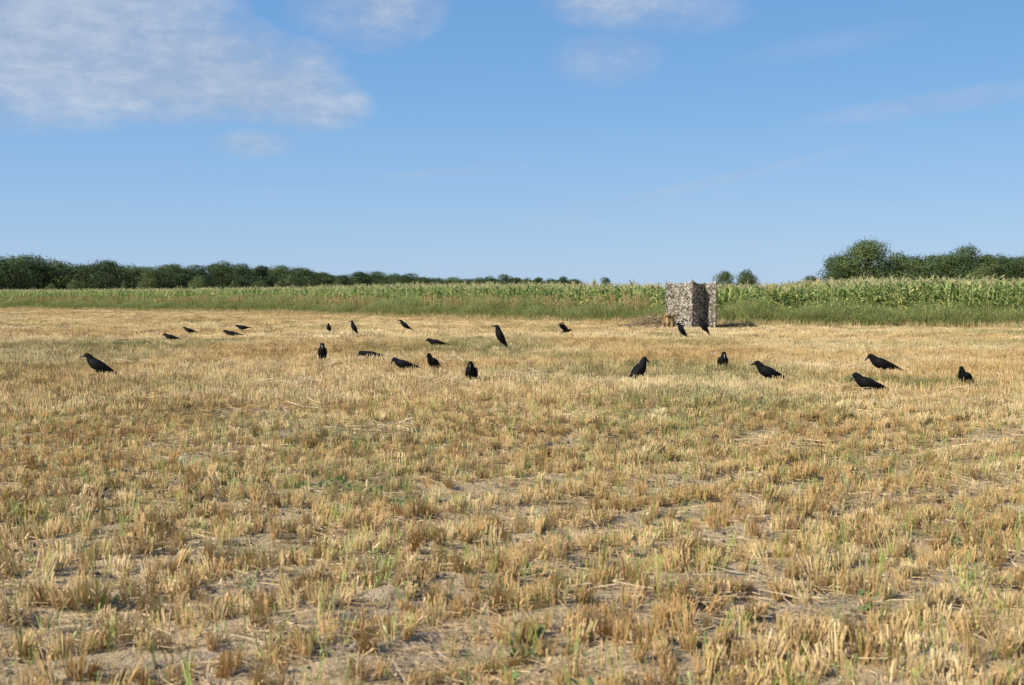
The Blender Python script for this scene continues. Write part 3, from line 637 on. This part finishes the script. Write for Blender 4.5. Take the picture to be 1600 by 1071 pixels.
big = tree_meshes(301, 15, 15, 34, M_TREE_L if False else M_TREE, .1, .45, 520, -1.0)
big_t = tree('large_tree', big, 1352, 376, 300, 'largest tree, tall bushy crown rising above the maize on the right', base_h=15, wpx=100, kw=15)
tree('broadleaf_tree', TK[3], 1312, 399, 303, 'lower tree leaning out on the left side of the largest tree', wpx=56)
tree('broadleaf_tree', TK[0], 1302, 420, 296, 'small low tree under the left edge of the largest tree', wpx=32)
tree('broadleaf_tree', TK[1], 1400, 394, 308, 'tree filling the right shoulder of the largest tree', wpx=72)
tree('broadleaf_tree', TK[5], 1511, 384, 300, 'tallest tree of the right wood, broad crown above its neighbours', wpx=60)
GR = 'trees of the wood on the right'; LR = 'dark tree in the level topped right wood, %s right of the largest tree'; nr_ = 1
for px, top, w in [(1428, 399, 52), (1455, 397, 50), (1482, 395, 52), (1540, 397, 50), (1562, 396, 30), (1580, 402, 46), (1600, 400, 34), (1628, 403, 56), (1665, 400, 60), (1420, 404, 56), (1470, 402, 56), (1530, 402, 60), (1600, 406, 60)]:
    tree('broadleaf_tree', TK[rnd.randrange(6)], px, top + rnd.uniform(-1, 2), 305 + rnd.uniform(-8, 18), (LR % ORD[nr_]) if nr_ < 10 else 'tree standing behind the front trees of the right wood', 'tree', GR, wpx=w * 1.35); nr_ += 1
tree('bush', TL[0], 1540, 419, 262, 'wide yellowish bush in front of the right wood', 'bush', None, 6.5, 62, 7.5)
tree('bush', TL[1], 1464, 431, 262, 'small pale bush left of the wide yellowish bush', 'bush', None, 6.5, 30, 7.5)

# ------------------------------------------------------------------ camouflage hide
HD = 44.8
def hx(px, D=HD): return at(px, D)
def m_net():
    t = NT('camouflage_net'); n = t.noise(10, 5, rough=.75); c = t.ramp(n, [(.36, (.03, .03, .022)), (.44, (.13, .115, .085)), (.51, (.30, .265, .21)), (.59, (.46, .42, .35))])
    return t.bsdf(c, .9, .1)
M_NET = m_net()
t_ = NT('net_leaf_scrap'); M_SCRAP = t_.bsdf(t_.attr('tint').outputs['Color'], .85, .15, trans=.15)
t_ = NT('pole_metal'); M_POLE = t_.bsdf(t_.ramp(t_.noise(12, 3), [(.3, (.10, .10, .09)), (.7, (.2, .19, .17))]), .5, .4)
PAL = [(.44, .395, .335), (.36, .31, .25), (.26, .215, .16), (.04, .038, .03), (.06, .06, .04), (.15, .125, .085), (.54, .50, .44), (.12, .13, .07)]
PALD = [(.04, .038, .03), (.06, .06, .04), (.15, .12, .085), (.30, .24, .19), (.11, .12, .065), (.12, .09, .06)]
hide = empty('camouflage_hide', (hx(1080), HD, h1(hx(1080), HD)))
tag(hide, 'upright hunting hide of leafy camouflage netting on poles at the maize edge', 'hide')
def net_panel(name, A, B, ztopA, ztopB, sag, zbot, seed, wav=.05, dens=900, bulge=0):
    rnd.seed(seed); nu, nv = 26, 26; b = MB(); vs = []; fs = []
    A = Vector(A); B = Vector(B); d = (B - A); nrm = Vector((d.y, -d.x, 0)).normalized(); ph = rnd.uniform(0, 6)
    def pos(u, v, off=0):
        top = ztopA * (1 - u) + ztopB * u - sag * math.sin(math.pi * u) ** .7; p = A + d * u
        f = wav * (math.sin(u * 9 + ph + v) + .6 * math.sin(u * 21 + ph * 2 - v * 1.3)) * (.35 + .65 * v) + bulge * v + .03 * math.sin(v * 9 + u * 5)
        edge = math.sin(math.pi * min(max(u, 0), 1)) ** .5
        zb = zbot + .05 * math.sin(u * 17 + ph) + .03 * math.sin(u * 41)
        q = p + nrm * (f * edge + off); q.z = top + (zb - top) * v; return q
    for j in range(nv + 1):
        for i in range(nu + 1): vs.append(pos(i / nu, j / nv))
    for j in range(nv):
        for i in range(nu): fs.append((j * (nu + 1) + i, j * (nu + 1) + i + 1, (j + 1) * (nu + 1) + i + 1, (j + 1) * (nu + 1) + i))
    b.add(vs, fs); o = link(name, b.mesh(name, M_NET, True), hide); sd = o.modifiers.new('thickness', 'SOLIDIFY'); sd.thickness = .006
    s = MB()
    for k2 in range(dens):
        u = rnd.uniform(-.01, 1.01); v = rnd.uniform(-.005, 1.01); c = pos(min(max(u, 0), 1), v, rnd.uniform(.008, .03)) + d * (u - min(max(u, 0), 1)); a = rnd.uniform(0, 6.28); l = rnd.uniform(.025, .06); w = l * rnd.uniform(.3, .6)
        e1 = d.normalized() * math.cos(a) + Vector((0, 0, 1)) * math.sin(a); e2 = -d.normalized() * math.sin(a) + Vector((0, 0, 1)) * math.cos(a); lift = nrm * rnd.uniform(.005, .035)
        s.add([c - e1 * l * .6, c - e1 * l * .1 + e2 * w, c + e1 * l * .6 + lift, c + e2 * -w * .8], [(0, 1, 2, 3)], 0, rnd.choice(PALD if float(vnoise(np.array([c.x * 1.0 + c.y]), np.array([c.z]), .09, 3, 2)[0]) + rnd.gauss(0, .06) > .62 else PAL))
    sc = link('net_leaves', s.mesh('net_leaves', M_SCRAP, False, True), o); sc['kind'] = 'stuff'; return o
def loc(px, D): return (hx(px, D) - hide.location.x, D - HD, 0)
pA, pB, pC, pD, pE, pF = loc(1041, 45.5), loc(1082, 44.2), loc(1101.5, 44.75), loc(1118.5, 44.2), loc(1115, 46.6), loc(1046, 46.9)
z0 = -hide.location.z
net_panel('net_panel', pA, pB, 1.79, 1.83, .09, .05, 1, .07, 1500)
net_panel('net_panel', pB, pC, 1.83, 1.77, .09, .05, 2, .05, 800)
net_panel('net_panel', pC, pD, 1.77, 1.83, .07, .12, 3, .06, 700)
net_panel('net_panel', pD, pE, 1.80, 1.78, .05, .1, 4, .05, 400)
net_panel('net_panel', pE, pF, 1.76, 1.76, .06, .05, 5, .05, 500)
net_panel('net_panel', pF, pA, 1.76, 1.80, .05, .05, 6, .05, 400)
for i, (p, top) in enumerate([(pA, 1.87), (pB, 1.90), (pC, 1.80), (pD, 1.88), (pE, 1.84), (pF, 1.84)]):
    b = MB(); b.tube([(p[0], p[1], -.05), (p[0], p[1], top - .04), (p[0] + rnd.gauss(0, .01), p[1], top)], [.012, .011, .006], 8); link('pole', b.mesh('pole', M_POLE, True), hide)

# backpack leaning at the hide
def rbox(b, c, sx, sy, sz, r=.25, mi=0, n=2):
    # superellipsoid block with rounded edges
    vs = []; fs = []; nu, nv = 16, 10; e = r
    def sp_(w, m_): return math.copysign(abs(w) ** m_, w)
    for j in range(nv + 1):
        for i in range(nu):
            a = 2 * math.pi * i / nu; q = -math.pi / 2 + math.pi * j / nv
            vs.append((c[0] + sx * sp_(math.cos(q), e) * sp_(math.cos(a), e), c[1] + sy * sp_(math.cos(q), e) * sp_(math.sin(a), e), c[2] + sz * sp_(math.sin(q), e)))
    for j in range(nv):
        for i in range(nu): fs.append((j * nu + i, j * nu + (i + 1) % nu, (j + 1) * nu + (i + 1) % nu, (j + 1) * nu + i))
    b.add(vs, fs, mi)
t_ = NT('camouflage_fabric_tan'); M_PACK = t_.bsdf(t_.ramp(t_.noise(9, 3, scl=(1.6, 1.6, .5)), [(.38, (.055, .035, .018)), (.48, (.20, .13, .05)), (.60, (.42, .30, .13))]), .85, .2, bump=t_.noise(14, 3), bd=.02)
t_ = NT('webbing_dark'); M_WEB = t_.bsdf(t_.ramp(t_.noise(30, 2), [(.3, (.03, .025, .018)), (.7, (.07, .06, .04))]), .8, .2)
bx_, by_ = hx(1046, 44.2), 44.2
pk = tag(empty('backpack', (bx_, by_, h1(bx_, by_) + .02), R(8)), 'tan and brown camouflage backpack standing against the left foot of the hide', 'backpack')
b = MB(); rbox(b, (0, 0, .27), .20, .13, .27, .55); link('body', b.mesh('body', M_PACK, True), pk)
b = MB(); rbox(b, (0, -.02, .50), .19, .14, .065, .6); link('top_flap', b.mesh('top_flap', M_PACK, True), pk)
b = MB(); rbox(b, (0, -.145, .19), .13, .055, .13, .5); link('front_pocket', b.mesh('front_pocket', M_PACK, True), pk)
for sx in (-1, 1):
    b = MB(); rbox(b, (sx * .205, -.01, .17), .045, .09, .12, .55); link('side_pocket', b.mesh('side_pocket', M_PACK, True), pk)
    b = MB(); b.tube([(sx * .09, -.15, .54), (sx * .09, -.165, .44), (sx * .09, -.205, .3), (sx * .09, -.208, .18), (sx * .09, -.17, .06)], .012, 5); link('strap', b.mesh('strap', M_WEB, True), pk)
b = MB(); b.tube([(-.04, .05, .55), (-.03, .05, .60), (.03, .05, .60), (.04, .05, .55)], .009, 5); link('handle', b.mesh('handle', M_WEB, True), pk)

# brush heap and turned earth by the hide
t_ = NT('dry_brush'); M_BRUSH = t_.bsdf(t_.mix(1.0, t_.ramp(t_.noise(8, 3), [(.3, (.20, .145, .085)), (.7, (.46, .36, .23))]), t_.attr('tint').outputs['Color'], 'MULTIPLY'), .9, .1)
def brush(name, px0, px1, D, hh, n_, seed, label, dd=.5):
    rnd.seed(seed); x0, x1 = hx(px0, D), hx(px1, D); b = MB()
    for i in range(n_):
        u = rnd.betavariate(1.5, 1.3); x = x0 + (x1 - x0) * u; env = hh * (math.sin(math.pi * min(.97, .12 + .8 * u)) ** .8); z = rnd.uniform(0, env) * rnd.uniform(.5, 1); y = D + rnd.gauss(0, dd * .5)
        a = rnd.choice((0, math.pi)) + rnd.gauss(0, .5); l = rnd.uniform(.1, .45); e = rnd.gauss(.15, .3); d = Vector((math.cos(a) * math.cos(e), math.sin(a), math.sin(e))) * l; k_ = rnd.uniform(.35, 1.25)
        b.tube([(x, y, z + h1(x, y)), tuple(Vector((x, y, z + h1(x, y))) + d * .5 + Vector((0, 0, .02))), tuple(Vector((x, y, z + h1(x, y))) + d)], [.007, .006, .002], 4, 0, False, (k_, k_, k_ * .95))
    o = link(name, b.mesh(name, M_BRUSH, False, True)); return tag(o, label, 'brush', None, 'stuff')
brush('brush_heap', 996, 1042, 46.2, .52, 1500, 3, 'low heap of dry cut brush left of the backpack')
brush('brush_litter', 955, 1040, 45.2, .10, 500, 4, 'dry stalks scattered along the ground left of the hide', .7)
brush('brush_litter', 1118, 1175, 45.2, .16, 420, 5, 'dry stalks scattered on dark soil right of the hide', .7)
t_ = NT('dark_turned_earth'); M_EARTH = t_.bsdf(t_.ramp(t_.noise(7, 5), [(.3, (.035, .026, .022)), (.7, (.10, .075, .06))]), .95, .1, bump=t_.noise(12, 4), bd=.06)
def earth(px0, px1, D, hh, seed, label):
    rnd.seed(seed); x0, x1 = hx(px0, D), hx(px1, D); nu, nv = 60, 10; vs = []; fs = []
    for j in range(nv + 1):
        for i in range(nu + 1):
            u, v = i / nu, j / nv; x = x0 + (x1 - x0) * u; y = D - .35 + .7 * v; e = (math.sin(math.pi * u) ** .4) * math.sin(math.pi * v)
            vs.append((x, y, h1(x, y) - .02 + e * hh * (.35 + 1.1 * float(vnoise(np.array([x]), np.array([y]), .28, seed, 2)[0]))))
    for j in range(nv):
        for i in range(nu): fs.append((j * (nu + 1) + i, j * (nu + 1) + i + 1, (j + 1) * (nu + 1) + i + 1, (j + 1) * (nu + 1) + i))
    b = MB(); b.add(vs, fs); return tag(link('soil_ridge', b.mesh('soil_ridge', M_EARTH, False)), label, 'soil', None, 'structure')
earth(966, 1040, 45.5, .12, 8, 'low ridge of dark turned earth left of the hide')
earth(1118, 1162, 45.6, .11, 9, 'low ridge of dark turned earth right of the hide')
for px, s, lb in [(981, .10, 'rounder dark clod on the earth ridge, farthest from the hide'), (998, .085, 'dark clod in the middle of the earth ridge left of the backpack'), (1007, .07, 'small dark clod on the earth ridge nearest the backpack')]:
    x = hx(px, 45.0); o = link('earth_clod', clod().mesh('earth_clod', M_EARTH, True), None, (x, 45.0, h1(x, 45.0) + .06)); o.scale = (s * 1.4, s, s); tag(o, lb, 'clod')

# ------------------------------------------------------------------ crow decoys
def crow(px, py, yaw, pitch, label, size=1.0, hb=.17, neck=60, beak=-10, legs='legs', lift=0, light_beak=False, wings=None, tailang=0, stake_x=0.0, D=None, z=None, roll=0):
    if D is None:
        x, y = G(px, py)
        for _ in range(6): x, y = G(px, py, h1(x, y) + .05)      # the stubble hides the lowest few centimetres
        z0_ = h1(x, y)
    else: x, y = at(px, D), D; z0_ = z
    root = empty('crow_decoy', (x, y, z0_), R(yaw)); size *= 1.2; root.scale = (size, size, size)
    a = Vector((math.cos(R(pitch)), 0, math.sin(R(pitch)))); n_ = Vector((math.cos(R(neck)), 0, math.sin(R(neck)))); b_ = Vector((math.cos(R(beak)), 0, math.sin(R(beak))))
    ta = Vector((math.cos(R(pitch + tailang)), 0, math.sin(R(pitch + tailang)))); P0 = Vector((0, 0, hb)); up = Vector((-a.z, 0, a.x))
    S0 = P0 + a * .088 + up * .012; H = S0 + n_ * .062
    st = [(P0 - a * .15 + up * .008, .010, .007), (P0 - a * .125 + up * .006, .024, .019), (P0 - a * .09, .040, .036), (P0 - a * .045, .055, .051), (P0, .061, .058), (P0 + a * .045, .058, .056), (P0 + a * .078 + up * .006, .047, .047),
          (S0 + n_ * .022, .037, .037), (S0 + n_ * .044, .031, .032), (H + b_ * .006 + n_ * .004, .028, .029), (H + b_ * .024, .022, .022), (H + b_ * .036, .011, .012)]
    m = MB(); vs = []; fs = []; K = 14
    for i, (c, w, hh) in enumerate(st):
        t = (st[min(i + 1, len(st) - 1)][0] - st[max(i - 1, 0)][0]).normalized(); u = Vector((-t.z, 0, t.x))
        for k2 in range(K): g_ = 2 * math.pi * k2 / K; vs.append(c + Vector((0, 1, 0)) * w * math.cos(g_) + u * hh * math.sin(g_))
    for i in range(len(st) - 1):
        for k2 in range(K): fs.append((i * K + k2, i * K + (k2 + 1) % K, (i + 1) * K + (k2 + 1) % K, (i + 1) * K + k2))
    fs.append(tuple(range(K))[::-1]); fs.append(tuple(range((len(st) - 1) * K, len(st) * K))); m.add(vs, fs)
    o = link('body', m.mesh('body', M_CROW, True), root); sd = o.modifiers.new('smooth', 'SUBSURF'); sd.levels = sd.render_levels = 1
    m = MB(); u = Vector((-b_.z, 0, b_.x)); vs = []; fs = []
    for c, w, hh in [(H + b_ * .026, .011, .012), (H + b_ * .05 + u * .002, .009, .011), (H + b_ * .07 - u * .001, .006, .008), (H + b_ * .088 - u * .008, .001, .001)]:
        for k2 in range(8): g_ = 2 * math.pi * k2 / 8; vs.append(c + Vector((0, 1, 0)) * w * math.cos(g_) + u * hh * math.sin(g_))
    for i in range(3):
        for k2 in range(8): fs.append((i * 8 + k2, i * 8 + (k2 + 1) % 8, (i + 1) * 8 + (k2 + 1) % 8, (i + 1) * 8 + k2))
    m.add(vs, fs); link('beak', m.mesh('beak', M_BEAK_L if light_beak else M_BEAK, True), root)
    # tail of overlapping feathers
    m = MB(); tu = Vector((-ta.z, 0, ta.x)); T0 = P0 - a * .11 + up * .006
    for k2 in range(-3, 4):
        y0, y1 = k2 * .005, k2 * .0125; l = .155 - abs(k2) * .006; w = .011; th = .0025; zo = tu * (.003 * (3 - abs(k2)))
        q = []
        for s1, yy, ww in [(0, y0, w * .6), (.6, y0 * .4 + y1 * .6, w), (.93, y1, w * .9), (1, y1, w * .3)]:
            c = T0 - ta * l * s1 + Vector((0, yy, 0)) + zo; q += [c + Vector((0, ww, 0)) + tu * th, c - Vector((0, ww, 0)) + tu * th, c - Vector((0, ww, 0)) - tu * th, c + Vector((0, ww, 0)) - tu * th]
        f2 = [(0, 1, 2, 3)[::-1], (12, 13, 14, 15)]
        for i in range(3):
            for e in range(4): f2.append((i * 4 + e, i * 4 + (e + 1) % 4, (i + 1) * 4 + (e + 1) % 4, (i + 1) * 4 + e))
        m.add(q, f2)
    link('tail', m.mesh('tail', M_CROW, False), root)
    for sg in (-1, 1):
        m = MB(); vs = []; fs = []
        if wings == 'raised':
            # spread wing lifted over the back, with separate fingers at the tip
            r0 = P0 + a * .05 + Vector((0, sg * .05, 0)) + up * .03; up2 = (up * 1.0 + Vector((0, sg * .30, 0)) - a * .30).normalized(); th = .004
            line = [(0, .075, .07), (.3, .085, .085), (.55, .07, .10), (.78, .045, .09)]
            q = []
            for s1, fw, bk in line:
                c = r0 + up2 * s1 * .25
                for dq in (a * fw * .6, -a * bk): q += [c + dq + Vector((0, th, 0)), c + dq - Vector((0, th, 0))]
            f2 = []
            for i in range(3): o_ = i * 4; f2 += [(o_, o_ + 2, o_ + 6, o_ + 4), (o_ + 1, o_ + 5, o_ + 7, o_ + 3), (o_, o_ + 4, o_ + 5, o_ + 1), (o_ + 2, o_ + 3, o_ + 7, o_ + 6)]
            m.add(q, f2)
            for k2 in range(5):
                c = r0 + up2 * .19 + a * (.035 - k2 * .025); d = (up2 * (1 - k2 * .08) - a * (.1 + k2 * .16)).normalized() * (.11 - k2 * .01)
                m.tube([c, c + d * .5, c + d], [.006, .011, .003], 4)
        else:
            for c, w, hh, yo in [(P0 + a * .085 + up * .012, .006, .012, .040), (P0 + a * .06 + up * .008, .013, .034, .049), (P0 + a * .02 + up * .004, .015, .043, .054), (P0 - a * .03 + up * .004, .014, .041, .050), (P0 - a * .08 + up * .008, .011, .032, .038), (P0 - a * .13 + up * .012, .008, .021, .026), (P0 - a * .18 + up * .014 , .005, .011, .015), (P0 - a * .215 + up * .012, .002, .003, .008)]:
                for k2 in range(10): g_ = 2 * math.pi * k2 / 10; vs.append(c + Vector((0, sg * yo + w * math.cos(g_), 0)) + up * hh * math.sin(g_))
            for i in range(7):
                for k2 in range(10): fs.append((i * 10 + k2, i * 10 + (k2 + 1) % 10, (i + 1) * 10 + (k2 + 1) % 10, (i + 1) * 10 + k2))
            fs.append(tuple(range(10))[::-1]); fs.append(tuple(range(70, 80))); m.add(vs, fs)
        link('wing', m.mesh('wing', M_CROW, wings != 'raised'), root)
        if legs == 'legs':
            m = MB(); k3 = P0 + Vector((.0, sg * .025, 0)) - up * .045; an = Vector((-.012, sg * .028, min(.045, k3.z * .5))); ft = Vector((.008, sg * .028, .004))
            m.tube([k3, k3.lerp(an, .5) + Vector((.006, 0, 0)), an, ft], [.013, .008, .0045, .004], 6)
            for tx, ty in ((.045, 0), (.036, .02), (.036, -.02), (-.028, 0)): m.tube([ft, ft + Vector((tx, ty, -.001))], [.0035, .002], 5)
            link('leg', m.mesh('leg', M_BEAK, True), root)
    if legs == 'stake':
        m = MB(); m.tube([(stake_x, 0, -.06), (stake_x + .002, 0, P0.z - .03)], .0055, 7); link('stake', m.mesh('stake', M_STAKE, True), root)
    return tag(root, label, 'crow decoy', 'black crow decoys on the stubble')
LFT, RGT, FRT, BCK = 180, 0, -90, 90
crow(154, 588, 186, 30, 'black crow decoy at the far left edge, head raised and tail touching the stubble', 1.22, .135, 58, -12)
crow(267, 531, 182, 14, 'tiny far crow decoy left of the others, stooping with its head low', 1.02, .16, 30, -30)
crow(296, 521, 178, 16, 'tiny far crow decoy on the left, just behind the stooping one', .98, .16, 35, -12)
crow(362, 527, 183, 9, 'flat lying crow decoy, the nearer of the pair in front of the left maize', 1.12, .14, 28, -10)
crow(379, 520, 184, 6, 'flat lying crow decoy, the farther of the pair in front of the left maize', 1.06, .15, 22, -5)
crow(514, 520, -100, 62, 'smallest upright crow decoy seen from the front on a short stake', .86, .19, 75, -10, 'stake')
crow(553, 524, 205, 63, 'slim upright crow decoy with long tail hanging down, beside the smallest one', 1.05, .23, 78, -5, 'stake', stake_x=.03)
crow(633, 519, 180, 36, 'small crow decoy nearest the maize in the middle, facing left with raised head', 1.15, .19, 52, 2, 'stake')
crow(504, 566, -84, 55, 'upright crow decoy facing the camera with a pale beak, left of the lying ones', 1.03, .17, 82, -55, light_beak=True)
crow(580, 561, 184, 6, 'long flat crow decoy lying in green regrowth, beak pointing down', 1.12, .09, 15, -45, tailang=3)
crow(631, 577, 186, 14, 'low crow decoy pecking with bent head, between a long flat one and a squat one', 1.0, .105, 42, -58, tailang=4)
crow(677, 575, 232, 34, 'squat crow decoy turned three quarters away, right of the pecking one', .98, .12, 70, -30)
crow(682, 543, 188, 10, 'flat crow decoy half hidden in the stubble, behind the squat one', 1.12, .115, 30, -30, tailang=2)
crow(782, 546, 184, 62, 'tallest crow decoy standing very upright on a thin stake in the middle', 1.28, .235, 75, 3, 'stake', stake_x=-.0)
crow(737, 596, -98, 40, 'plump crow decoy facing the camera in the stubble, nearest in the middle', 1.05, .12, 80, -60)
crow(883, 522, 8, 16, 'crow decoy with wings raised as if landing, facing right near the maize', .95, .10, 30, -20, 'stake', wings='raised')
crow(998, 592, 28, 48, 'large standing crow decoy facing right with rounded back, below the hide', 1.13, .155, 72, -35)
crow(1065, 530, 188, 58, 'upright crow decoy on a stake in front of the left half of the hide', 1.12, .21, 60, -25, 'stake', stake_x=.02)
crow(1099, 526, 186, 56, 'upright dark crow decoy in front of the shaded fold of the hide', 1.3, .22, 75, -10, 'stake', stake_x=.02)
crow(1129, 573, -84, 46, 'round crow decoy facing the camera right of the hide, small pale beak', 1.05, .13, 84, -62, light_beak=True)
crow(1201, 601, 185, 23, 'crow decoy facing left with level tail, right of the round one', 1.18, .13, 55, -15)
crow(1378, 583, 184, 19, 'farther of two crow decoys facing left on the right side, beak tilted down', 1.28, .13, 48, -38)
crow(1356, 614, 184, 19, 'nearest crow decoy of all, head bowed and facing left on the right side', 1.14, .12, 52, -48)
crow(1508, 601, 218, 30, 'crow decoy at the far right, turned away with its head to the left', .98, .13, 84, -35)
